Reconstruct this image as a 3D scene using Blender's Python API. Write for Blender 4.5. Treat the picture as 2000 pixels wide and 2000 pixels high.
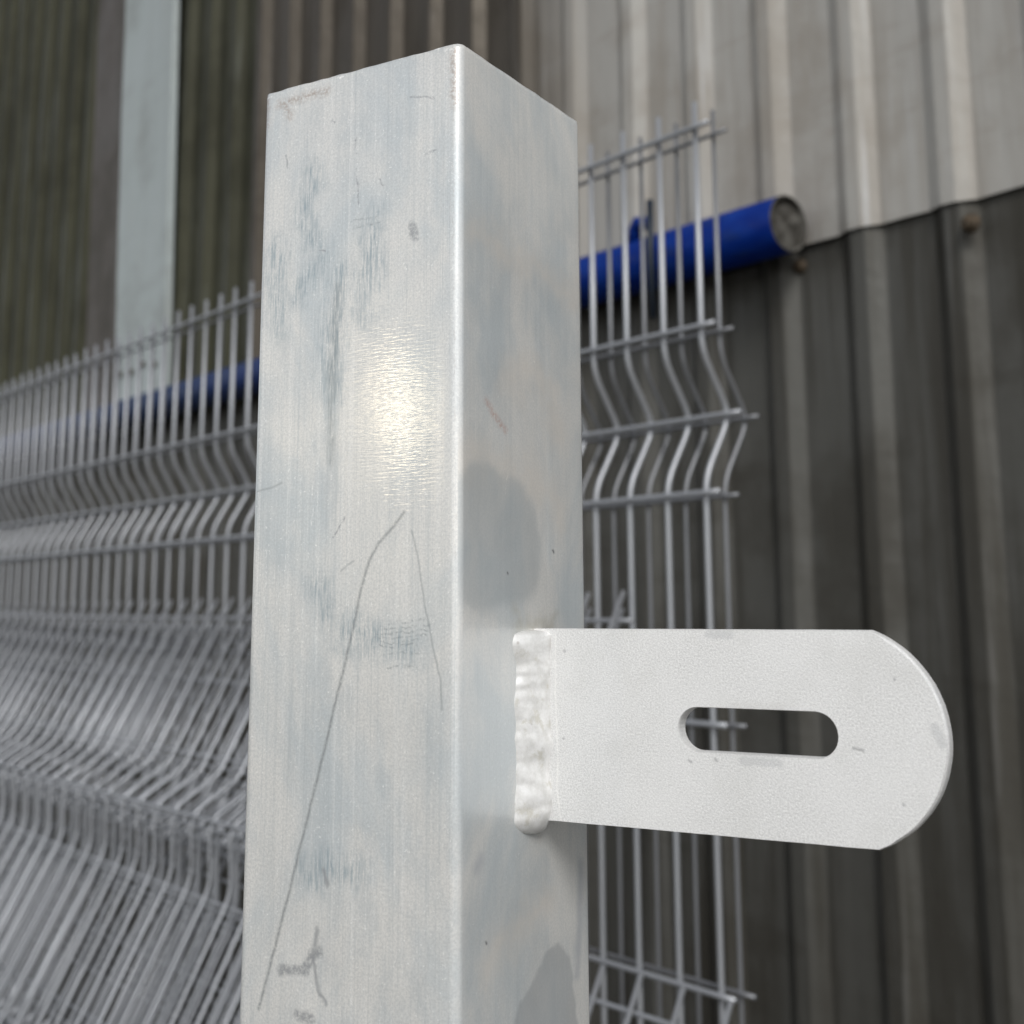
import bpy, bmesh, math, random
from mathutils import Vector, Matrix, noise
import numpy as np
random.seed(7)
R = math.radians
scene = bpy.context.scene
col = scene.collection
for o in list(bpy.data.objects):
    bpy.data.objects.remove(o)

# ------------------------------------------------------------------ camera
H = 1.15                                   # lens height above the yard floor (m)
cam_data = bpy.data.cameras.new('camera')
cam_data.sensor_width = 36.0
cam_data.sensor_fit = 'HORIZONTAL'
cam_data.lens = 36.0 * 2518.0 / 2000.0
cam_data.shift_y = -0.124                  # the photo is an off-centre crop
cam_data.clip_start = 0.01
cam_data.clip_end = 200.0
cam_data.dof.use_dof = True
cam_data.dof.focus_distance = 0.305
cam_data.dof.aperture_fstop = 22.0
cam = bpy.data.objects.new('camera', cam_data)
col.objects.link(cam)
cam.matrix_world = (Matrix.Translation((0, 0, H)) @ Matrix.Rotation(R(90 + 9.82), 4, 'X')
                    @ Matrix.Rotation(R(-0.24), 4, 'Z'))
scene.camera = cam

# ------------------------------------------------------------------ sky and sun
SUN_AZ, SUN_EL0 = R(-4), R(38)                              # hazy sun straight behind the camera
SUN_DIR = Vector((-math.sin(SUN_AZ) * math.cos(SUN_EL0), -math.cos(SUN_AZ) * math.cos(SUN_EL0), math.sin(SUN_EL0)))
SUN_EL = math.asin(SUN_DIR.z)
world = bpy.data.worlds.new('World')
scene.world = world
world.use_nodes = True
wn = world.node_tree.nodes
wl = world.node_tree.links
wn.clear()
wo = wn.new('ShaderNodeOutputWorld')
bg = wn.new('ShaderNodeBackground')
sky = wn.new('ShaderNodeTexSky')
sky.sky_type = 'NISHITA'
sky.sun_disc = False
sky.sun_elevation = SUN_EL
sky.sun_rotation = math.atan2(SUN_DIR.x, SUN_DIR.y)
sky.air_density = 1.0
sky.dust_density = 1.0
sky.ozone_density = 1.0
hs = wn.new('ShaderNodeHueSaturation')                      # thin cloud: the sky is nearly white
hs.inputs['Saturation'].default_value = 0.22
wl.new(sky.outputs[0], hs.inputs['Color'])
wl.new(hs.outputs[0], bg.inputs[0])
bg.inputs[1].default_value = 0.10
wl.new(bg.outputs[0], wo.inputs[0])
sd = bpy.data.lights.new('sun', 'SUN')
sd.energy = 1.5
sd.angle = R(22)
sd.color = (1.0, 0.98, 0.95)
sun = bpy.data.objects.new('sun', sd)
col.objects.link(sun)
sun.rotation_euler = SUN_DIR.to_track_quat('Z', 'Y').to_euler()
sun.location = (-3, -2, 4)
# added out-of-frame warm lamp, only to make the glint on the post's wide face
ld = bpy.data.lights.new('glint_lamp', 'POINT')
ld.energy = 3.6
ld.shadow_soft_size = 0.03
ld.color = (1.0, 0.84, 0.58)
lamp = bpy.data.objects.new('glint_lamp', ld)
col.objects.link(lamp)
lamp.location = (-0.04 - 0.904 * 3.0, 0.30 - 0.399 * 3.0, H + 0.045 + 0.151 * 3.0)

scene.view_settings.view_transform = 'Standard'
scene.view_settings.look = 'None'
scene.view_settings.exposure = 0.62
scene.view_settings.gamma = 1.0
scene.view_settings.use_curve_mapping = False
scene.render.engine = 'CYCLES'
scene.render.resolution_x = 1024
scene.render.resolution_y = 1024
scene.cycles.max_bounces = 5
scene.cycles.diffuse_bounces = 3
scene.cycles.glossy_bounces = 3
scene.cycles.transmission_bounces = 1

# ------------------------------------------------------------------ helpers
def tag(o, label=None, cat=None, group=None, kind=None):
    if label: o['label'] = label
    if cat: o['category'] = cat
    if group: o['group'] = group
    if kind: o['kind'] = kind
    return o

def empty(name, mat):
    o = bpy.data.objects.new(name, None)
    o.empty_display_size = 0.05
    col.objects.link(o)
    o.matrix_world = mat
    return o

def link(name, mesh, parent=None, loc=(0, 0, 0), mat=None):
    o = bpy.data.objects.new(name, mesh)
    col.objects.link(o)
    if parent: o.parent = parent
    o.location = loc
    if mat is not None and not mesh.materials: mesh.materials.append(mat)
    return o

def mesh_from(name, verts, faces, smooth=True):
    m = bpy.data.meshes.new(name)
    m.from_pydata([tuple(v) for v in verts], [], faces)
    m.validate()
    bm = bmesh.new(); bm.from_mesh(m)
    bmesh.ops.recalc_face_normals(bm, faces=bm.faces)
    bm.to_mesh(m); bm.free()
    if smooth:
        m.polygons.foreach_set('use_smooth', [True] * len(m.polygons))
    return m

def tube_mesh(name, pts, r, n=8, cap=True):
    """round wire along a polyline (parallel transport)"""
    pts = [Vector(p) for p in pts]
    V, F = [], []
    t0 = (pts[1] - pts[0]).normalized()
    a = Vector((1, 0, 0)) if abs(t0.x) < .9 else Vector((0, 1, 0))
    u = (a - t0 * a.dot(t0)).normalized()
    for i, p in enumerate(pts):
        if i == 0: t = pts[1] - pts[0]
        elif i == len(pts) - 1: t = pts[-1] - pts[-2]
        else: t = (pts[i + 1] - p).normalized() + (p - pts[i - 1]).normalized()
        t.normalize()
        u = (u - t * u.dot(t)).normalized()
        w = t.cross(u)
        for k in range(n):
            ang = 2 * math.pi * k / n
            V.append(p + (u * math.cos(ang) + w * math.sin(ang)) * r)
    for i in range(len(pts) - 1):
        for k in range(n):
            F.append((i * n + k, i * n + (k + 1) % n, (i + 1) * n + (k + 1) % n, (i + 1) * n + k))
    if cap:
        F.append(tuple(reversed(range(n))))
        F.append(tuple(range((len(pts) - 1) * n, len(pts) * n)))
    return mesh_from(name, V, F)

def round_path(pts, rad, seg=4):
    """fillet the corners of a polyline"""
    pts = [Vector(p) for p in pts]
    out = [pts[0]]
    for i in range(1, len(pts) - 1):
        a = (pts[i - 1] - pts[i]); b = (pts[i + 1] - pts[i])
        la = min(rad, a.length * .45); lb = min(rad, b.length * .45)
        p0 = pts[i] + a.normalized() * la; p2 = pts[i] + b.normalized() * lb
        for k in range(seg + 1):
            t = k / seg
            out.append(p0 * (1 - t) ** 2 + pts[i] * 2 * t * (1 - t) + p2 * t * t)
    out.append(pts[-1])
    return out

# ------------------------------------------------------------------ node helpers
class NT:
    def __init__(s, name):
        s.mat = bpy.data.materials.new(name); s.mat.use_nodes = True
        s.t = s.mat.node_tree; s.n = s.t.nodes; s.l = s.t.links
        s.n.clear()
        s.out = s.n.new('ShaderNodeOutputMaterial')
        s.b = s.n.new('ShaderNodeBsdfPrincipled')
        s.l.new(s.b.outputs[0], s.out.inputs[0])
        s.tc = s.n.new('ShaderNodeTexCoord')
        s.P = s.tc.outputs['Object']
    def put(s, inp, v):
        if isinstance(v, bpy.types.NodeSocket): s.l.new(v, inp)
        else: inp.default_value = v
    def math(s, op, a, b=0.0, c=None, clamp=False):
        n = s.n.new('ShaderNodeMath'); n.operation = op; n.use_clamp = clamp
        s.put(n.inputs[0], a); s.put(n.inputs[1], b)
        if c is not None: s.put(n.inputs[2], c)
        return n.outputs[0]
    def vec(s, op, a, b=None, scale=None):
        n = s.n.new('ShaderNodeVectorMath'); n.operation = op
        s.put(n.inputs[0], a)
        if b is not None: s.put(n.inputs[1], b)
        if scale is not None: s.put(n.inputs['Scale'], scale)
        return n.outputs['Value'] if op in ('DOT_PRODUCT', 'LENGTH', 'DISTANCE') else n.outputs['Vector']
    def mul(s, v, k): return s.vec('MULTIPLY', v, k)
    def noise(s, P, scale, detail=4, rough=.55, dist=0.0, color=False):
        n = s.n.new('ShaderNodeTexNoise')
        s.put(n.inputs['Vector'], P)
        n.inputs['Scale'].default_value = scale; n.inputs['Detail'].default_value = detail
        n.inputs['Roughness'].default_value = rough; n.inputs['Distortion'].default_value = dist
        return n.outputs['Color'] if color else n.outputs['Fac']
    def voro(s, P, scale, feature='F1', out='Color'):
        n = s.n.new('ShaderNodeTexVoronoi'); n.feature = feature
        s.put(n.inputs['Vector'], P); n.inputs['Scale'].default_value = scale
        return n.outputs[out]
    def rng(s, v, a, b, c=0.0, d=1.0, smooth=True):
        n = s.n.new('ShaderNodeMapRange'); n.interpolation_type = 'SMOOTHSTEP' if smooth else 'LINEAR'
        s.put(n.inputs[0], v)
        for i, k in enumerate((a, b, c, d)): s.put(n.inputs[i + 1], k)
        return n.outputs[0]
    def mix(s, f, a, b, mode='MIX'):
        n = s.n.new('ShaderNodeMix'); n.data_type = 'RGBA'; n.blend_type = mode
        s.put(n.inputs[0], f)
        for i, k in ((6, a), (7, b)):
            s.put(n.inputs[i], k if isinstance(k, bpy.types.NodeSocket) else (k[0], k[1], k[2], 1.0))
        return n.outputs[2]
    def bump(s, h, strength, dist, normal=None):
        n = s.n.new('ShaderNodeBump'); n.inputs['Strength'].default_value = strength
        n.inputs['Distance'].default_value = dist
        s.put(n.inputs['Height'], h)
        if normal is not None: s.put(n.inputs['Normal'], normal)
        return n.outputs[0]
    def set(s, **k):
        names = dict(color='Base Color', rough='Roughness', metal='Metallic', normal='Normal', spec='Specular IOR Level',
                     aniso='Anisotropic', coat='Coat Weight', coatr='Coat Roughness', coatn='Coat Normal', coati='Coat IOR')
        for a, v in k.items():
            if a == 'color' and not isinstance(v, bpy.types.NodeSocket): v = (v[0], v[1], v[2], 1)
            s.put(s.b.inputs[names[a]], v)
        return s.mat
    def marks(s, P, polylines, r, soft):
        """0..1 field of strokes drawn on the surface (3D polylines in metres)"""
        best = None
        last = getattr(s, 'last', None)
        for pl in polylines:
            for a, b in zip(pl[:-1], pl[1:]):
                a = Vector(a); b = Vector(b); ba = b - a
                Q = P
                if last is not None:                        # keeps the node chain sequential (small shader stack)
                    q = s.n.new('ShaderNodeVectorMath'); q.operation = 'MULTIPLY_ADD'
                    s.put(q.inputs[0], last); q.inputs[1].default_value = (1e-9, 0, 0); s.put(q.inputs[2], P)
                    Q = q.outputs[0]
                pa = s.vec('SUBTRACT', Q, tuple(a))
                h = s.vec('DOT_PRODUCT', pa, tuple(ba / max(ba.length_squared, 1e-12)))
                h = s.math('ADD', h, 0.0, clamp=True)
                d = s.vec('LENGTH', s.vec('SUBTRACT', pa, s.vec('SCALE', tuple(ba), scale=h)))
                best = d if best is None else s.math('MINIMUM', best, d)
                last = best
        res = s.rng(best, r - soft, r + soft, 1.0, 0.0)
        s.last = res
        return res

# ------------------------------------------------------------------ materials
HALF = 0.030
def on_left(pl):  return [[(x / 1000, -HALF, z / 1000) for x, z in q] for q in pl]
def on_right(pl): return [[(HALF, y / 1000, z / 1000) for y, z in q] for q in pl]
LM= {'scratch_dark': [[(-23.3, 1061.4), (-15.9, 1085.1), (-10.5, 1103.2), (-6.2, 1118.0), (-2.4, 1131.6), (1.6, 1145.3), (3.6, 1154.4), (5.7, 1160.4), (8.2, 1164.4), (12.0, 1167.8), (15.5, 1171.3)]], 'scratch_thin': [[(17.4, 1167.2), (19.1, 1162.1), (21.2, 1150.9), (23.3, 1142.1), (25.4, 1134.5), (25.8, 1128.7)], [(-2.3, 1158.5), (1.3, 1160.8)], [(-28.7, 1178.1), (-24.1, 1178.8), (-20.6, 1179.8)]], 'smudge': [[(-17.2, 1070.5), (-10.2, 1071.0), (-7.9, 1075.0), (-6.5, 1075.9)], [(-11.9, 1061.7), (-8.2, 1061.9)], [(17.0, 1237.8), (17.6, 1235.0)]], 'smudge_thin': [[(-7.2, 1080.5), (-7.9, 1074.4), (-6.6, 1068.5), (-4.5, 1065.1)], [(-5.8, 1092.7), (-4.3, 1090.1)]], 'hatch': [[(11.6, 1146.9), (21.3, 1147.4)], [(10.2, 1145.8), (22.4, 1146.3)], [(8.1, 1144.6), (22.0, 1145.1)], [(7.4, 1143.6), (21.3, 1144.1)], [(9.6, 1142.7), (19.3, 1142.9)], [(8.9, 1141.7), (18.9, 1142.1)], [(10.3, 1140.2), (20.0, 1140.4)], [(11.0, 1137.2), (19.3, 1137.6)], [(-1.2, 1241.7), (7.2, 1241.2)], [(-0.4, 1239.9), (8.0, 1239.7)]], 'dash': [[(-0.2, 1262.4), (0.3, 1258.4)], [(0.3, 1254.5), (1.1, 1245.4)], [(20.6, 1254.2), (23.2, 1254.8)], [(-21.8, 1262.6), (-21.3, 1258.5)], [(-7.6, 1268.8), (-6.5, 1267.9)], [(7.0, 1250.7), (8.3, 1249.0)], [(-1.0, 1170.8), (-4.8, 1166.0)], [(15.8, 1269.5), (22.8, 1267.7)], [(-10.9, 1236.0), (-9.0, 1235.5)]], 'blue': [[(-14.0, 1255.2), (-12.6, 1238.6)], [(4.2, 1241.1), (5.3, 1219.7)], [(-4.7, 1228.5), (-5.6, 1201.2)], [(-16.5, 1225.0), (-10.4, 1233.1)], [(1.7, 1144.1), (17.2, 1142.0)], [(-10.1, 1090.1), (1.3, 1094.4)], [(-24.3, 1239.1), (-22.8, 1218.0)], [(-9.0, 1155.7), (-5.8, 1148.7)]], 'streak': [[(-4.7, 1226.0), (-5.2, 1216.0), (-5.6, 1198.7)], [(-6.2, 1209.9), (-5.8, 1184.2)]], 'seam': [[(27.9, 1277.0), (28.3, 1228.8)], [(28.6, 1221.5), (28.9, 1182.0)], [(28.9, 1170.8), (29.3, 1116.7)]], 'burr_glint': [[(-29.1, 1279.0), (-27.4, 1279.0)], [(-5.6, 1279.4), (-4.1, 1279.4)], [(22.3, 1279.9), (24.2, 1279.9)], [(25.6, 1278.8), (27.4, 1278.7)]], 'brown': [[(-29.1, 1278.0), (-28.9, 1271.5)], [(-22.2, 1274.9), (-21.1, 1272.6)], [(28.2, 1278.2), (28.6, 1264.8)], [(-24.8, 1276.1), (-9.1, 1276.8)]], 'white': [[(-10.9, 1178.4), (-11.2, 1167.6)], [(-9.3, 1177.1), (-9.8, 1172.3)], [(-14.7, 1181.0), (-14.7, 1171.3)], [(-6.2, 1161.5), (-7.2, 1156.9)], [(-13.1, 1150.5), (-13.3, 1145.8)], [(-5.0, 1151.0), (-5.0, 1147.0)], [(1.6, 1159.1), (1.7, 1141.9)], [(1.2, 1136.2), (1.1, 1128.4)], [(-9.1, 1147.0), (-9.0, 1134.9)], [(-24.9, 1165.6), (-24.4, 1134.5)], [(7.9, 1094.0), (9.1, 1070.1)], [(-18.6, 1166.0), (-19.0, 1158.2)], [(-20.8, 1160.7), (-20.8, 1151.1)]]}
RM= {'dark_patch': [[(-21.8, 1171.2), (-7.2, 1168.5)], [(-20.7, 1161.0), (-5.0, 1162.7)]], 'dark_foot': [[(11.6, 1063.7), (0.8, 1057.1)], [(11.5, 1059.8), (15.0, 1047.9)]], 'tan': [[(-24.0, 1236.0), (-10.3, 1234.4), (5.8, 1232.7), (26.2, 1231.4)], [(-28.2, 1182.7), (-9.5, 1183.1), (7.5, 1179.9), (16.5, 1173.5)], [(-7.0, 1203.7), (2.9, 1207.8), (13.1, 1201.5), (15.6, 1192.8)], [(-16.6, 1073.9), (-8.0, 1078.4), (5.9, 1083.3)]], 'red': [[(-18.5, 1197.0), (-14.9, 1193.9), (-9.9, 1190.9)]], 'dot': [[(12.4, 1163.9), (12.9, 1163.6)], [(-9.6, 1157.8), (-9.4, 1157.7)], [(-18.7, 1079.7), (-18.5, 1079.5)]], 'smear': [[(-22.8, 1095.4), (-20.7, 1096.6)], [(25.0, 1088.1), (22.5, 1064.0)]], 'heat': [[(-5.1, 1146.6), (10.8, 1146.7)]], 'spark': [[(30.6, 1230.4), (29.9, 1228.6)], [(2.8, 1201.4), (3.8, 1199.0)], [(-9.5, 1180.3), (-10.0, 1176.7)], [(3.4, 1210.4), (4.9, 1208.7)]]}


def mat_tube(name, side):
    m = NT(name)
    P = m.P
    k = .45 if side == 'R' else 1.0                         # the lug face is smoother than the drawn wide face
    # cloudy oxide: pale warm grey against blue-grey
    cl = m.noise(m.mul(P, (1.0, 1.0, 0.55)), 30, 5, .62, .5)
    c = m.mix(m.rng(cl, .43, .66), (.69, .682, .655), (.525, .565, .58))
    c = m.mix(m.rng(m.noise(m.mul(P, (1, 1, .4)), 150, 4, .72), .48, .70, 0, .40 * k), c, (.42, .46, .48))
    # drawn lines of the extrusion, along the length
    st = m.noise(m.mul(P, (2100, 2100, 14)), 1.0, 3, .65)
    c = m.mix(m.rng(st, .50, .74, 0, .42 * k), c, (.35, .39, .41))
    st2 = m.noise(m.mul(P, (650, 650, 7)), 1.0, 3, .6)
    c = m.mix(m.rng(st2, .53, .74, 0, .40 * k), c, (.82, .82, .80))
    c = m.mix(m.rng(st2, .46, .28, 0, .30 * k), c, (.39, .435, .455))
    # grain and pale flecks
    g = m.noise(P, 1700, 2, .8)
    c = m.mix(m.rng(g, .36, .66, 0, .40 * (.4 + .6 * k)), c, (.37, .39, .40))
    g2 = m.noise(m.vec('ADD', P, (3.1, 1.7, .9)), 1250, 2, .75)
    c = m.mix(m.rng(g2, .62, .74, 0, .50 * k), c, (.92, .92, .90))
    # hand-worn strokes with wobbly edges
    wob = m.vec('SCALE', m.vec('SUBTRACT', m.noise(P, 260, 2, .65, color=True), (.5, .5, .5)), scale=.0022)
    W = m.vec('ADD', P, wob)
    W1 = m.vec('ADD', P, m.vec('SCALE', wob, scale=.35))
    wob2 = m.vec('SCALE', m.vec('SUBTRACT', m.noise(P, 90, 3, .7, color=True), (.5, .5, .5)), scale=.016)
    W2 = m.vec('ADD', P, wob2)
    brk = m.noise(P, 1100, 2, .7)
    fine = m.noise(m.mul(P, (1500, 1500, 120)), 1.0, 3, .75)
    def stroke(c, key, r, soft, colr, amt, Wp=W, br=None, face='L'):
        if face != side: return c
        pl = on_left(LM[key]) if face == 'L' else on_right(RM[key])
        f = m.marks(Wp, pl, r, soft)
        if br is not None: f = m.math('MULTIPLY', f, br)
        return m.mix(m.math('MULTIPLY', f, amt), c, colr)
    c = stroke(c, 'blue', .0030, .0040, (.22, .29, .33), .90, W2, m.rng(fine, .38, .64))
    c = stroke(c, 'streak', .0008, .0016, (.23, .26, .27), .85, W, m.rng(fine, .3, .6))
    c = stroke(c, 'scratch_dark', .00028, .00050, (.19, .205, .21), .85, W1, m.rng(brk, .25, .55, .35, 1))
    c = stroke(c, 'scratch_thin', .00016, .00036, (.24, .26, .27), .70, W1)
    c = stroke(c, 'smudge', .0011, .0006, (.28, .29, .30), .85, W, m.rng(brk, .3, .6, .2, 1))
    c = stroke(c, 'smudge_thin', .0005, .0005, (.29, .30, .31), .80)
    c = stroke(c, 'hatch', .00014, .0003, (.22, .25, .26), .8, W, m.rng(brk, .4, .55))
    c = stroke(c, 'dash', .00018, .0003, (.22, .23, .25), .85, W, m.rng(brk, .35, .5))
    c = stroke(c, 'brown', .0006, .0016, (.30, .22, .17), .85, W, m.rng(brk, .35, .6))
    c = stroke(c, 'seam', .00010, .00030, (.30, .27, .25), .6, W, m.rng(brk, .4, .6))
    c = stroke(c, 'burr_glint', .0002, .0003, (.98, .97, .95), .9, W, m.rng(brk, .4, .5))  # sparkle of the cut-edge burrs painted as pale dashes
    c = stroke(c, 'white', .00006, .00022, (.95, .95, .93), .7, W, m.rng(brk, .35, .55))
    # the neighbouring face: water-marks, a grease patch and small nicks
    c = stroke(c, 'tan', .0034, .0055, (.70, .63, .55), .42, W2, None, 'R')
    Wm = m.vec('ADD', P, m.vec('SCALE', wob2, scale=.35))
    c = stroke(c, 'dark_patch', .0115, .0020, (.36, .395, .41), .46, Wm, None, 'R')
    c = stroke(c, 'dark_foot', .0085, .0008, (.34, .355, .365), .55, Wm, None, 'R')
    c = stroke(c, 'red', .0005, .0012, (.46, .25, .20), .80, W, m.rng(brk, .3, .6), 'R')
    c = stroke(c, 'dot', .0003, .0004, (.06, .06, .07), .9, W, None, 'R')
    c = stroke(c, 'smear', .0014, .0014, (.40, .42, .45), .6, W, None, 'R')
    c = stroke(c, 'heat', .0018, .0040, (.40, .375, .30), .6, W2, None, 'R')
    c = stroke(c, 'spark', .0001, .0003, (.95, .92, .86), .8, W, m.rng(brk, .4, .6), 'R')
    # relief: fine cross ripples left by the mill rolls, and drawing lines
    rip = m.noise(m.mul(P, (230, 230, 2100)), 1.0, 2, .6)
    b2 = m.bump(st, .10, .0003)
    b1 = m.bump(rip, .080, .0003)
    ro = m.rng(m.noise(P, 60, 4, .6), .3, .7, .34, .52)
    return m.set(color=c, rough=ro, metal=.26, normal=b2, coat=.6, coatr=.115, coati=1.8, coatn=b1)

def mat_lug():
    m = NT('grained_galvanised_plate')
    P = m.P
    g = m.noise(P, 2300, 3, .75)
    c = m.mix(m.rng(g, .30, .72), (.58, .58, .575), (.84, .84, .832))
    c = m.mix(m.rng(m.noise(P, 24, 4, .65), .40, .66, 0, .45), c, (.78, .78, .775))
    c = m.mix(m.rng(m.noise(P, 70, 4, .6), .48, .70, 0, .40), c, (.63, .63, .615))
    sp = m.voro(P, 1500, out='Distance')
    c = m.mix(m.rng(sp, 0, .17, .4, 0), c, (.97, .97, .96))
    W = m.vec('ADD', P, m.vec('SCALE', m.vec('SUBTRACT', m.noise(P, 500, 3, .6, color=True), (.5, .5, .5)), scale=.0010))
    def lm(pl): return [[(x / 1000, 0.0, z / 1000) for x, z in q] for q in pl]
    f = m.marks(W, lm([[(44, -1.1), (49, -1.1)], [(51, -27.5), (59, -27.6)], [(91.5, -19), (92.8, -22)]]), .0009, .0004)
    c = m.mix(m.math('MULTIPLY', f, .35), c, (.42, .43, .44))
    f = m.marks(W, lm([[(50, -16.2), (60, -16.3)]]), .0003, .0018)
    c = m.mix(m.math('MULTIPLY', f, .30), c, (.45, .44, .41))
    f = m.marks(W, lm([[(38.6, -28), (39.2, -28.3)], [(44.8, -27.6), (45.1, -27.9)], [(84, -9.8), (84.1, -9.9)], [(84.5, -34), (84.7, -34.3)],
                       [(8, -5), (8.1, -5.1)], [(7.5, -25), (7.6, -25)], [(75, -23.8), (77, -24.2)]]), .00025, .0003)
    c = m.mix(m.math('MULTIPLY', f, .6), c, (.25, .25, .26))
    f = m.marks(W, lm([[(5.6, -1), (5.5, -14), (6.0, -30), (5.7, -36), (6.6, -43)]]), .0001, .0003)
    c = m.mix(m.math('MULTIPLY', f, .55), c, (.97, .96, .93))
    b = m.bump(g, .30, .0003)
    return m.set(color=c, rough=.45, metal=.30, normal=b)

def mat_weld():
    m = NT('bright_weld_metal')
    P = m.P
    n1 = m.noise(P, 320, 5, .65)
    c = m.mix(m.rng(n1, .3, .7), (.60, .597, .58), (.77, .77, .765))
    c = m.mix(m.rng(m.noise(P, 210, 4, .7), .52, .66, 0, .6), c, (.50, .48, .41))
    pit = m.voro(m.vec('ADD', P, (.013, .027, .0)), 260, out='Distance')
    c = m.mix(m.rng(pit, .05, .14, .55, 0), c, (.30, .27, .25))
    b = m.bump(m.noise(P, 600, 3, .6), .22, .0004)
    return m.set(color=c, rough=m.rng(n1, .3, .7, .50, .30), metal=.25, normal=b)

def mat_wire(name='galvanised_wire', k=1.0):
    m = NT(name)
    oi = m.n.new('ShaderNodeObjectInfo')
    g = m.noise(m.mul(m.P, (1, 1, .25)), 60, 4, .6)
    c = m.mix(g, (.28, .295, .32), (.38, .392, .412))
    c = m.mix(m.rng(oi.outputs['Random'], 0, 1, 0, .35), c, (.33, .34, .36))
    if k != 1.0: c = m.mix(1.0 - k, c, (.06, .06, .062))  # darker copy of the wire colour, with shade painted in
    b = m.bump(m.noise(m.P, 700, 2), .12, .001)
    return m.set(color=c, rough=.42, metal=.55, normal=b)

def mat_sheet(name, base, dirt, worn, rough=.45, metal=.5, dirt_amt=.6, seed=0.0, edge=None):
    m = NT(name)
    P = m.vec('ADD', m.P, (seed, seed * .7, seed * 1.3))
    run = m.noise(m.mul(P, (26, 26, 1.5)), 1.0, 5, .62)             # dirt washed down the sheet
    blot = m.noise(m.mul(P, (5, 5, 4)), 1.0, 5, .6)
    c = m.mix(m.rng(run, .42, .66, 0, dirt_amt), base, dirt)
    c = m.mix(m.rng(blot, .48, .66, 0, .70), c, dirt)
    c = m.mix(m.rng(m.noise(m.mul(P, (60, 60, 3)), 1.0, 3), .58, .75, 0, .5), c, worn)
    c = m.mix(m.rng(m.noise(m.mul(P, (3, 3, 14)), 1.0, 4, .7), .56, .68, 0, .35), c, dirt)
    if edge:                                                # grime creeping in from one side of the sheet
        sx = m.n.new('ShaderNodeSeparateXYZ'); m.l.new(m.P, sx.inputs[0])
        ew = m.math('ADD', sx.outputs[0], m.math('MULTIPLY', m.math('SUBTRACT', run, .5), .35))
        c = m.mix(m.rng(ew, edge[0], edge[1], .9, 0), c, edge[2])
    ro = m.rng(blot, .3, .7, rough - .08, rough + .14)
    b = m.bump(m.noise(P, 22, 3), .25, .006)
    return m.set(color=c, rough=ro, metal=metal, normal=b, spec=.25)

def mat_plain(name, colr, var, scale=30, rough=.5, metal=0.0, bump=.1, spec=.3):
    m = NT(name)
    n1 = m.noise(m.P, scale, 5, .6)
    c = m.mix(m.rng(n1, .35, .7), colr, var)
    return m.set(color=c, rough=rough, metal=metal, spec=spec, normal=m.bump(m.noise(m.P, scale * 8, 3), bump, .002))

def mat_pipe():
    m = NT('grimy_blue_paint')
    n1 = m.noise(m.mul(m.P, (.4, 1, 1)), 28, 5, .65)
    c = m.mix(m.rng(n1, .35, .7), (.0005, .013, .125), (.0010, .024, .18))
    c = m.mix(m.rng(m.noise(m.mul(m.P, (.25, 1, 1)), 60, 5, .7), .50, .72, 0, .55), c, (.012, .024, .055))
    sx = m.n.new('ShaderNodeSeparateXYZ'); m.l.new(m.P, sx.inputs[0])
    far_dim = m.math('ADD', sx.outputs[0], m.math('MULTIPLY', n1, .6))
    c = m.mix(m.rng(far_dim, -1.5, -.4, .85, 0), c, (.014, .027, .060))      # dimness behind the dense mesh painted into the far length's colour
    c = m.mix(m.rng(m.noise(m.P, 170, 4, .7), .62, .72, 0, .5), c, (.10, .11, .12))
    return m.set(color=c, rough=m.rng(n1, .3, .7, .34, .55), spec=.12, normal=m.bump(n1, .15, .003))

M = dict(tube=mat_tube('mill_finish_metal_scratched', 'L'), tube_r=mat_tube('mill_finish_metal_watermarked', 'R'), tube_b=mat_tube('mill_finish_metal', ''), lug=mat_lug(), weld=mat_weld(), wire=mat_wire(), wire_shaded=mat_wire('shade_dimmed_wire', .52),
         light=mat_sheet('pale_weathered_sheet', (.345, .335, .312), (.25, .228, .198), (.46, .465, .475), .42, .25, .65, 1.3, (-1.66, -1.36, (.085, .073, .058))),
         lower=mat_sheet('grimy_grey_sheet', (.080, .079, .072), (.042, .039, .032), (.115, .114, .108), .44, .35, .8, 4.1),
         brown=mat_sheet('brown_stained_sheet', (.066, .057, .045), (.040, .033, .025), (.17, .165, .16), .40, .40, .5, 2.2),
         olive=mat_sheet('olive_stained_sheet', (.036, .036, .020), (.018, .018, .009), (.078, .084, .072), .46, .25, .6, 6.4),
         strip=mat_sheet('grey_blue_flashing', (0.302, 0.338, 0.338), (0.222, 0.242, 0.236), (0.363, 0.373, 0.363), .42, .1, .3, 8.8),
         taupe=mat_sheet('taupe_board', (0.076, 0.066, 0.058), (0.048, 0.044, 0.036), (0.096, 0.088, 0.080), .5, .2, .5, 9.9),
         blue=mat_pipe(),
         plug=mat_plain('cement_plug', (.035, .032, .027), (.10, .096, .086), 45, .85, 0, .6),
         bolt=mat_plain('rusty_bolt', (.05, .04, .03), (.09, .065, .04), 200, .7, .3, .3),
         dark=mat_plain('dark_bolt', (.02, .03, .05), (.03, .035, .04), 120, .45, .5, .2),
         ground=mat_plain('yard_concrete', (.13, .125, .115), (.09, .085, .075), 6, .85, 0, .4))

# ------------------------------------------------------------------ setting: yard floor
gm = mesh_from('ground', [(-30, -30, 0), (30, -30, 0), (30, 30, 0), (-30, 30, 0)], [(0, 1, 2, 3)], False)
tag(link('ground', gm, mat=M['ground']), kind='structure')

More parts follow.
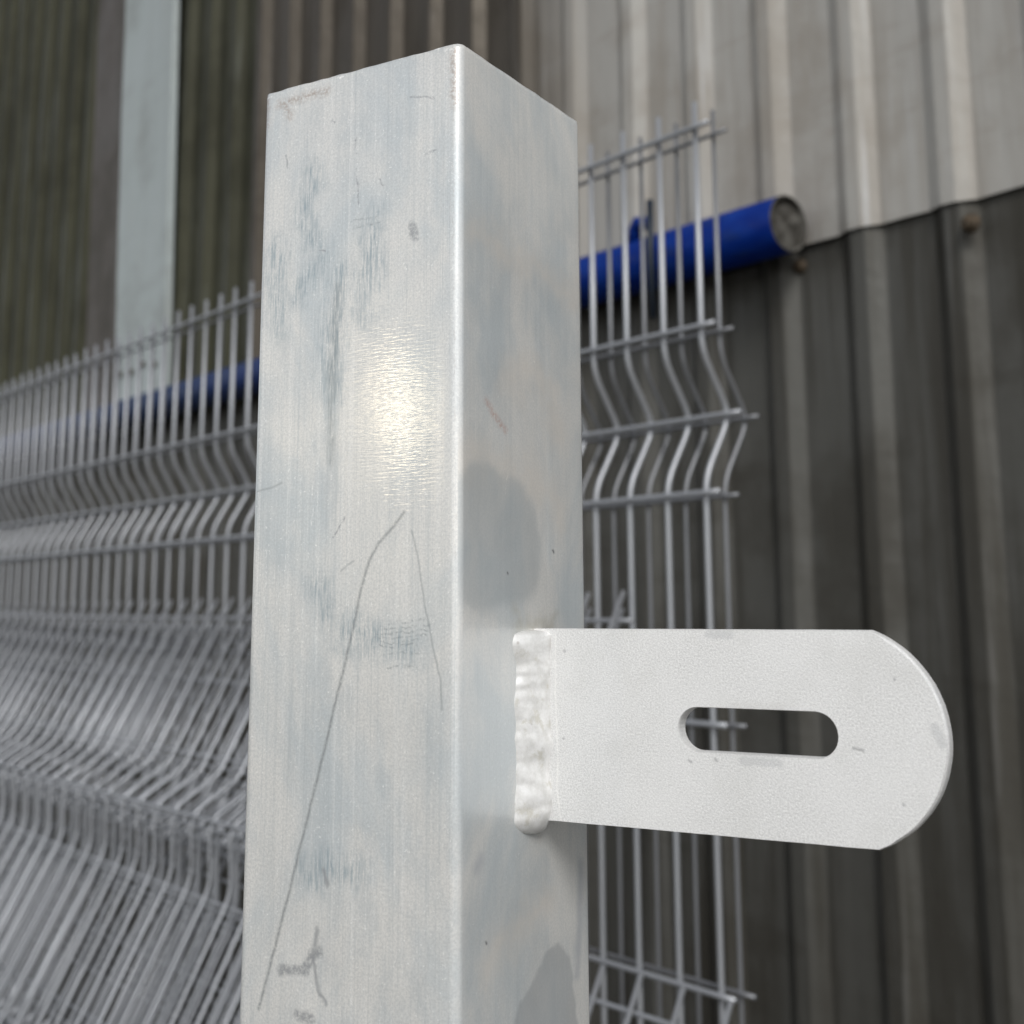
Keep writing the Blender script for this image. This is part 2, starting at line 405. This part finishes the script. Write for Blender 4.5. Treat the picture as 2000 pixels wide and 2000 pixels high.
# frame shared by the shed wall, the pipe and the stored fence panels: X along, Y away from the camera
TH = R(39.4)
E = Vector((math.sin(TH), -math.cos(TH), 0)); NRM = Vector((math.cos(TH), math.sin(TH), 0))
YAW = math.atan2(E.y, E.x)
def at(u, D, z): return E * u + NRM * D + Vector((0, 0, z))
def frame(u, D, z, lean=0.0, dyaw=0.0, tilt=0.0):
    return (Matrix.Translation(at(u, D, z)) @ Matrix.Rotation(YAW + dyaw, 4, 'Z')
            @ Matrix.Rotation(-lean, 4, 'X') @ Matrix.Rotation(tilt, 4, 'Y'))

# ------------------------------------------------------------------ shed wall
WALL_D = 1.35
wall = empty('shed_wall', frame(0, WALL_D, 0))
tag(wall, 'shed wall of pale and dark corrugated sheets behind the mesh panels', 'wall')
PITCH, CR0 = 0.1325, -0.804
def profile(u0, u1, dep=.0145):
    pts = []
    k0 = int(math.floor((u0 - CR0) / PITCH)) - 1; k1 = int(math.ceil((u1 - CR0) / PITCH)) + 1
    for k in range(k0, k1 + 1):
        c = CR0 + k * PITCH
        for du, y in ((-.0325, 0), (-.0295, -.0012), (-.0122, -dep + .0012), (-.0092, -dep), (.0092, -dep), (.0122, -dep + .0012),
                      (.0295, -.0012), (.0325, 0), (.066, .0008)):
            pts.append((c + du, y))
    pts = [p for p in pts if u0 <= p[0] <= u1]
    return pts
def sheet(u0, u1, z0, z1, yoff, mat, label=None, th=.0009, dents=.0015, seed=0, flat=None, dep=.0145, name='corrugated_sheet'):
    pr = flat or profile(u0, u1, dep)
    zs = [z0 + (z1 - z0) * i / 22 for i in range(23)]
    zs = [z0, z0 + .004, z0 + .012] + zs[1:]
    V, F = [], []
    for layer in (0, 1):
        for j, z in enumerate(zs):
            for (u, y) in pr:
                nz = noise.noise(Vector((u * 5 + seed, z * 3, seed))) * dents
                ez = (noise.noise(Vector((u * 9, seed, 3.3))) * .004) if j == 0 else 0
                V.append((u, y + yoff + nz + layer * th, z + ez))
    n = len(pr); L = len(zs)
    for layer in (0, 1):
        o = layer * n * L
        for j in range(L - 1):
            for i in range(n - 1):
                F.append((o + j * n + i, o + j * n + i + 1, o + (j + 1) * n + i + 1, o + (j + 1) * n + i))
    b = n * L
    for j in range(L - 1):
        F.append((j * n, (j + 1) * n, b + (j + 1) * n, b + j * n))
        F.append((j * n + n - 1, (j + 1) * n + n - 1, b + (j + 1) * n + n - 1, b + j * n + n - 1))
    for i in range(n - 1):
        F.append((i, i + 1, b + i + 1, b + i))
        F.append(((L - 1) * n + i, (L - 1) * n + i + 1, b + (L - 1) * n + i + 1, b + (L - 1) * n + i))
    pv = Vector((u0, 0, H + 1.2))
    o = link(name, mesh_from(name, [Vector(v) - pv for v in V], F, False) if flat else mesh_from(name, V, F, False), wall, tuple(pv) if flat else (0, 0, 0), mat)
    if label: o['label'] = label
    return o
ZE = H + .469
sheet(-5.6, -2.31, .02, ZE + .10, 0.0, M['lower'], 'dark grimy lower corrugated sheet', seed=1)
sheet(-2.345, .60, .02, ZE + .10, -.0024, M['lower'], 'dark grimy lower corrugated sheet with rusty bolts', seed=2)
sheet(-1.605, .60, ZE, 3.4, -.010, M['light'], 'pale weathered upper corrugated sheet', seed=3, dep=.012)
sheet(-2.57, -1.58, ZE - .01, 3.4, -.0065, M['brown'], 'dark brown upper corrugated sheet', seed=4, dep=.020)
sheet(-5.6, -2.54, ZE - .01, 3.4, -.0035, M['olive'], 'dark olive upper corrugated sheet', seed=5, dep=.020)
sheet(-3.27, -2.95, H + .44, 3.4, 0, M['strip'], 'pale blue-grey vertical flashing strip', th=.002, seed=6, dents=.003,
      flat=[(-3.27, -.028), (-3.267, -.042), (-3.262, -.044), (-3.16, -.044), (-3.06, -.044), (-2.958, -.044), (-2.953, -.042), (-2.95, -.028)], name='flashing_strip').rotation_euler = (0, R(-2.2), 0)
sheet(-3.49, -3.275, ZE - .02, 3.4, 0, M['taupe'], 'taupe boarding strip', th=.008, seed=7, dents=.002,
      flat=[(-3.49, -.034), (-3.42, -.034), (-3.35, -.034), (-3.275, -.034)], name='cover_board').rotation_euler = (0, R(-2.2), 0)
def bolt_mesh(r, h):
    V, F = [], []
    rings = [(r * 1.5, 0), (r * 1.5, -h * .3), (r, -h * .32), (r, -h * .9), (r * .8, -h), (0.0004, -h)]
    n = 12
    for rr, y in rings:
        for k in range(n):
            a = 2 * math.pi * k / n
            V.append((rr * math.cos(a), y, rr * math.sin(a)))
    for j in range(len(rings) - 1):
        for k in range(n):
            F.append((j * n + k, j * n + (k + 1) % n, (j + 1) * n + (k + 1) % n, (j + 1) * n + k))
    return mesh_from('bolt', V, F)
bmh = bolt_mesh(.008, .012)
for u, y, z, s in ((-1.036, -.0035, H + .444, .85), (-.775, -.0225, H + .437, 1.0)):
    b = link('bolt', bmh, wall, (u, y, z), M['bolt']); b.scale = (s, s, s)
for u in (-3.19, -3.12, -3.05, -2.98):
    link('bolt', bmh, wall, (u, -.045, H + .605 + random.uniform(-.01, .01)), M['bolt']).scale = (.7, .7, .7)

# ------------------------------------------------------------------ blue pipe
pipe = empty('blue_pipe', frame(-1.004, 1.285, H + .484))
tag(pipe, 'blue painted steel pipe running along the wall, its open end at right', 'pipe')
RP = .0375
def pipe_mesh():
    V, F = [], []
    n = 40
    rings = [(RP, -4.2), (RP, -2.0), (RP, -.5), (RP, -.0008), (RP - .0008, 0), (RP - .0030, 0), (RP - .0036, -.0008), (RP - .0036, -.06), (RP - .0036, -4.2)]
    for r, x in rings:
        for k in range(n):
            a = 2 * math.pi * k / n
            V.append((x, r * math.cos(a), r * math.sin(a)))
    for j in range(len(rings) - 1):
        for k in range(n):
            F.append((j * n + k, j * n + (k + 1) % n, (j + 1) * n + (k + 1) % n, (j + 1) * n + k))
    return mesh_from('pipe_tube', V, F)
pm = pipe_mesh()
pm.materials.append(M['blue']); pm.materials.append(M['plug'])
for f in pm.polygons:                                       # bare cut end and bore
    f.material_index = 1 if (f.center.x > -.0007 or math.hypot(f.center.y, f.center.z) < RP - .002) else 0
link('pipe_tube', pm, pipe)
def plug_mesh():
    V = [(-.006, 0, 0)]; F = []
    n = 32; rr = [.008, .016, .025, RP - .0036]
    for j, r in enumerate(rr):
        for k in range(n):
            a = 2 * math.pi * k / n
            x = -.007 + noise.noise(Vector((r * 90 * math.cos(a), r * 90 * math.sin(a), 2.2))) * .005
            V.append((x, r * math.cos(a), r * math.sin(a)))
    for k in range(n): F.append((0, 1 + k, 1 + (k + 1) % n))
    for j in range(len(rr) - 1):
        for k in range(n):
            F.append((1 + j * n + k, 1 + j * n + (k + 1) % n, 1 + (j + 1) * n + (k + 1) % n, 1 + (j + 1) * n + k))
    return mesh_from('end_plug', V, F)
link('end_plug', plug_mesh(), pipe, mat=M['plug'])
# hook bolt round the pipe and a welded stud
hp = [(-.205, -(RP + .005), .074), (-.205, -(RP + .006), .0), (-.205, -(RP + .004), -.094)]
link('hook_bolt', tube_mesh('hook_bolt', hp, .0052, 8), pipe, mat=M['dark'])
link('stud', tube_mesh('stud', [(-.268, -.012, .030), (-.264, -.014, .050), (-.255, -.016, .058), (-.24, -.016, .054)], .010, 10), pipe, mat=M['blue'])

# ------------------------------------------------------------------ stored mesh panels
def wire_path(L, sgn, dep=.036):
    folds = [(-.218, -.277, -.338), (-1.0, -1.058, -1.12)]
    p = [(0, 0, .028)]
    for a, b, c in folds:
        if -c > L - .03: continue
        p += [(0, 0, a), (0, sgn * dep, b), (0, 0, c)]
    p.append((0, 0, -L))
    return round_path(p, .016, 4)
HW = [(0, 0), (-.196, 0), (-.277, 1), (-.353, 0), (-.56, 0), (-.787, 0), (-.975, 0), (-1.058, 1), (-1.14, 0), (-1.34, 0), (-1.56, 0)]
def mesh_panel(label, u_right, D_top, z_top, lean=0.0, sgn=1, count=50, step=.05, dyaw=0.0, tilt=0.0, rw=.0025, mat='wire'):
    L = z_top / math.cos(lean)
    base = frame(u_right, D_top, z_top, lean, dyaw, tilt) @ Matrix.Translation((0, 0, -L))
    root = empty('mesh_panel', base)
    tag(root, label, 'fence panel', 'welded mesh fence panels stacked against the wall')
    vm = tube_mesh('vertical_wire', [v + Vector((0, 0, L)) for v in wire_path(L, sgn)], rw, 8)
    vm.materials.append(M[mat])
    for i in range(count):
        o = link('vertical_wire', vm, root, (-i * step + random.uniform(-.0012, .0012), 0, random.uniform(-.0012, .0012)))
        o.rotation_euler = (0, random.uniform(-.0012, .0012), 0)
    W = (count - 1) * step
    hm = tube_mesh('horizontal_wire', [(.020, 0, 0)] + [(-W * k / 10, 0, 0) for k in range(11)] + [(-W - .02, 0, 0)], rw * .96, 8)
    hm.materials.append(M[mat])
    for z, ap in HW:
        if -z > L - .01: continue
        y = (sgn * .036 - .004 if ap else 0) - rw * 1.9 * sgn
        link('horizontal_wire', hm, root, (0, y, L + z))
    return root
mesh_panel('upright wire mesh panel with folds, front of the upright pair', -.805, .894, H + .457, rw=.0029)
mesh_panel('upright wire mesh panel with folds, just behind the front upright one', -.805, .918, H + .455, rw=.0022, mat='wire_shaded')  # rear wires' shade is put into their colour
LEAN = R(28)
mesh_panel('slanting wire mesh panel lying on top of the leaning pile, nearest to view', -.905, .868, H - .010, LEAN, -1, rw=.0023)
mesh_panel('slanting wire mesh panel second from the top of the leaning pile', -.925, .887, H - .026, LEAN, -1, rw=.0023)
mesh_panel('slanting wire mesh panel third from the top of the leaning pile', -.950, .901, H - .044, LEAN, -1, rw=.0023)
mesh_panel('slanting wire mesh panel fourth from the top, lowest of the leaning pile', -.935, .915, H - .060, LEAN, -1, rw=.0023)
mesh_panel('short slanting wire mesh panel whose wire tips show below the slotted lug', -.715, .79, H - .325, LEAN, -1, 50, .047, R(1.2), 0, .0022)

# ------------------------------------------------------------------ the post
PC = Vector((-0.01177, 0.28244))
uL = Vector((-.859517, .511107)); uR = Vector((.511107, .859517))
ctr = PC + uL * HALF + uR * HALF
ZT = H + .1300
post = empty('fence_post', Matrix.Translation((ctr.x, ctr.y, 0)) @ Matrix.Rotation(math.atan2(-uL.y, -uL.x), 4, 'Z'))
tag(post, 'square bare metal fence post with a welded slotted lug', 'post')
def tube_section(half, rad, seg):
    pts = []
    for sx, sy, a0 in ((1, 1, 0), (-1, 1, 90), (-1, -1, 180), (1, -1, 270)):
        for k in range(seg + 1):
            a = R(a0 + 90 * k / seg)
            pts.append((sx * (half - rad) + rad * math.cos(a), sy * (half - rad) + rad * math.sin(a)))
        nx = {0: (-1, 1), 90: (-1, -1), 180: (1, -1), 270: (1, 1)}[a0]
        a1 = R(a0 + 90)
        p0 = Vector((sx * (half - rad) + rad * math.cos(a1), sy * (half - rad) + rad * math.sin(a1)))
        p1 = Vector((nx[0] * (half - rad) + rad * math.cos(a1), nx[1] * (half - rad) + rad * math.sin(a1)))
        for k in range(1, 30):
            q = p0.lerp(p1, k / 30); pts.append((q.x, q.y))
    return pts
def post_mesh():
    seg = 8
    so = tube_section(HALF, .0022, seg); si = tube_section(HALF - .003, .0012, seg)
    n = len(so)
    def edge(p): return noise.noise(Vector((p[0] * 300, p[1] * 300, 1.7))) * .00022 + noise.noise(Vector((p[0] * 1300, p[1] * 1300, 5.7))) * .00012
    rings = []
    for z in (0.0, .5, .9, 1.0, 1.05, 1.1, 1.15, 1.2, 1.24): rings.append([(x, y, z) for x, y in so])
    rings.append([(x, y, ZT - .0010) for x, y in so])
    rings.append([(x * .9965, y * .9965, ZT + edge((x, y))) for x, y in so])
    rings.append([(x * 1.003, y * 1.003, ZT + edge((x * 1.03, y)) ) for x, y in si])
    rings.append([(x, y, ZT - .001) for x, y in si])
    rings.append([(x, y, 0.0) for x, y in si])
    V = [v for r_ in rings for v in r_]; F = []
    for j in range(len(rings) - 1):
        for k in range(n):
            F.append((j * n + k, j * n + (k + 1) % n, (j + 1) * n + (k + 1) % n, (j + 1) * n + k))
    return mesh_from('tube', V, F)
tm = post_mesh()
for k in ('tube', 'tube_r', 'tube_b'): tm.materials.append(M[k])
for f in tm.polygons:                                       # wide face, lug face, the rest
    f.material_index = 0 if f.normal.y < -.75 else (1 if f.normal.x > .6 else 2)
link('tube', tm, post)

# slotted lug: outline in (x along, z up), front face at y=0, back at y=.004
LUG_L, LUG_H = .0791, .0434
def lug_mesh():
    TK = .0040
    out = []
    cx = .0940 - .0233; cz = -LUG_H / 2; rr = .0233
    a = math.asin((LUG_H / 2) / rr)
    x0 = -.0003
    out.append((x0, 0, .15)); 
    for i in range(1, 12): out.append((x0 + (LUG_L - x0) * i / 12, 0, .15))
    for i in range(41):
        t = a - 2 * a * i / 40
        out.append((cx + rr * math.cos(t), cz + rr * math.sin(t), .45 if 3 <= i <= 37 else .25))
    for i in range(1, 13): out.append((LUG_L - (LUG_L - x0) * i / 12, -LUG_H, .15))
    slot = []
    sl, sr, sh = .0363, .0718, .0093
    sz = -.0215
    for i in range(17):
        t = R(90 + 180 * i / 16); slot.append((sl + sh / 2 + sh / 2 * math.cos(t), sz + sh / 2 * math.sin(t), .18))
    for i in range(17):
        t = R(-90 + 180 * i / 16); slot.append((sr - sh / 2 + sh / 2 * math.cos(t), sz + sh / 2 * math.sin(t), .18))
    bm = bmesh.new()
    def contour(P, y, inset, hole):
        n = len(P); vs = []
        for i, (x, z, c) in enumerate(P):
            p0 = P[i - 1]; p1 = P[(i + 1) % n]
            t = Vector((p1[0] - p0[0], p1[1] - p0[1])).normalized()
            inward = Vector((t.y, -t.x))                    # both contours run so that the metal lies to one side
            if hole: inward = Vector((t.y, -t.x))
            d = c * .001 * inset
            wob = noise.noise(Vector((x * 400, z * 400, 9.1))) * .00006
            vs.append(bm.verts.new((x + inward.x * (d + wob), y, z + inward.y * (d + wob))))
        return vs
    def bridge(a, b):
        n = len(a)
        for i in range(n): bm.faces.new((a[i], a[(i + 1) % n], b[(i + 1) % n], b[i]))
    caps = [[], []]
    for P, hole in ((out, False), (slot, True)):
        f0 = contour(P, 0, 1.0, hole); f1 = contour(P, .00055, .25, hole); f2 = contour(P, .0010, 0, hole); b0 = contour(P, TK - .0003, 0, hole); b1 = contour(P, TK, .5, hole)
        for p, q in ((f0, f1), (f1, f2), (f2, b0), (b0, b1)): bridge(p, q)
        caps[0].append(f0); caps[1].append(b1)
    bm.verts.ensure_lookup_table()
    for cap in caps:
        es = []
        for ring in cap:
            for i in range(len(ring)):
                e = bm.edges.get((ring[i], ring[(i + 1) % len(ring)])); es.append(e)
        bmesh.ops.triangle_fill(bm, edges=es, use_beauty=True, use_dissolve=False)
    bmesh.ops.recalc_face_normals(bm, faces=bm.faces)
    m = bpy.data.meshes.new('slotted_lug'); bm.to_mesh(m); bm.free()
    return m
LY = -HALF + .0329
LZ = H - .00476
link('slotted_lug', lug_mesh(), post, (HALF, LY, LZ), M['lug'])

def weld_mesh():
    V, F = [], []
    nz, na = 190, 34
    z0, z1 = -.0003, -LUG_H - .0030
    for j in range(nz + 1):
        t = j / nz; z = z0 + (z1 - z0) * t
        e_ = min(1.0, min(t * 38, (1 - t) * 8)); endf = math.sqrt(max(0.0, 1 - (1 - e_) ** 2)) * .96 + .04
        # overlapping beads: each puddle a scalloped swell
        ph = t * 7.2 + .25 * noise.noise(Vector((t * 5, 0, 3)))
        sw = .6 + .9 * noise.noise(Vector((t * 9, 4, 4))) + .25 * math.sin(ph * 2.2)
        leg_p = (.0092 + .0016 * noise.noise(Vector((t * 7, 1, 0))) + .0003 * noise.noise(Vector((t * 22, 1, 3))) + .0003 * sw + .0012 * max(0, t - .75) * 4) * (.12 + .88 * endf)
        leg_t = (.0042 + .0009 * noise.noise(Vector((t * 8, 7, 0))) + .0003 * sw) * (.10 + .90 * endf)
        for i in range(na + 1):
            s = i / na
            # from the post face (y = -leg_p, x = 0) to the lug face (y = 0, x = leg_t)
            y = -leg_p * (1 - s); x = leg_t * s
            bul = math.sin(math.pi * s) ** .8 * (.0003 + .00018 * sw) * endf
            q = Vector((x * 320, y * 320, z * 320))
            bul += math.sin(math.pi * s) * (noise.noise(q * .42) * .0007 + noise.noise(q * 1.2) * .00018) * endf
            nx, ny = leg_p, -leg_t; l = math.hypot(nx, ny)
            V.append((x + nx / l * bul - .0002 * (1 - math.sin(math.pi * s)), y + ny / l * bul + .0002 * (1 - math.sin(math.pi * s)), z))
    w = na + 1
    for j in range(nz):
        for i in range(na): F.append((j * w + i, j * w + i + 1, (j + 1) * w + i + 1, (j + 1) * w + i))
    # back corner buried in the joint closes the bead
    b = len(V)
    for j in range(nz + 1):
        z = z0 + (z1 - z0) * j / nz; V.append((-.0004, .0004, z))
    for j in range(nz):
        F.append((j * w, (j + 1) * w, b + j + 1, b + j)); F.append((j * w + na, (j + 1) * w + na, b + j + 1, b + j))
    for j in (0, nz):
        for i in range(na): F.append((j * w + i, j * w + i + 1, b + j))
    return mesh_from('weld_bead', V, F)
link('weld_bead', weld_mesh(), post, (HALF, LY, LZ), M['weld'])
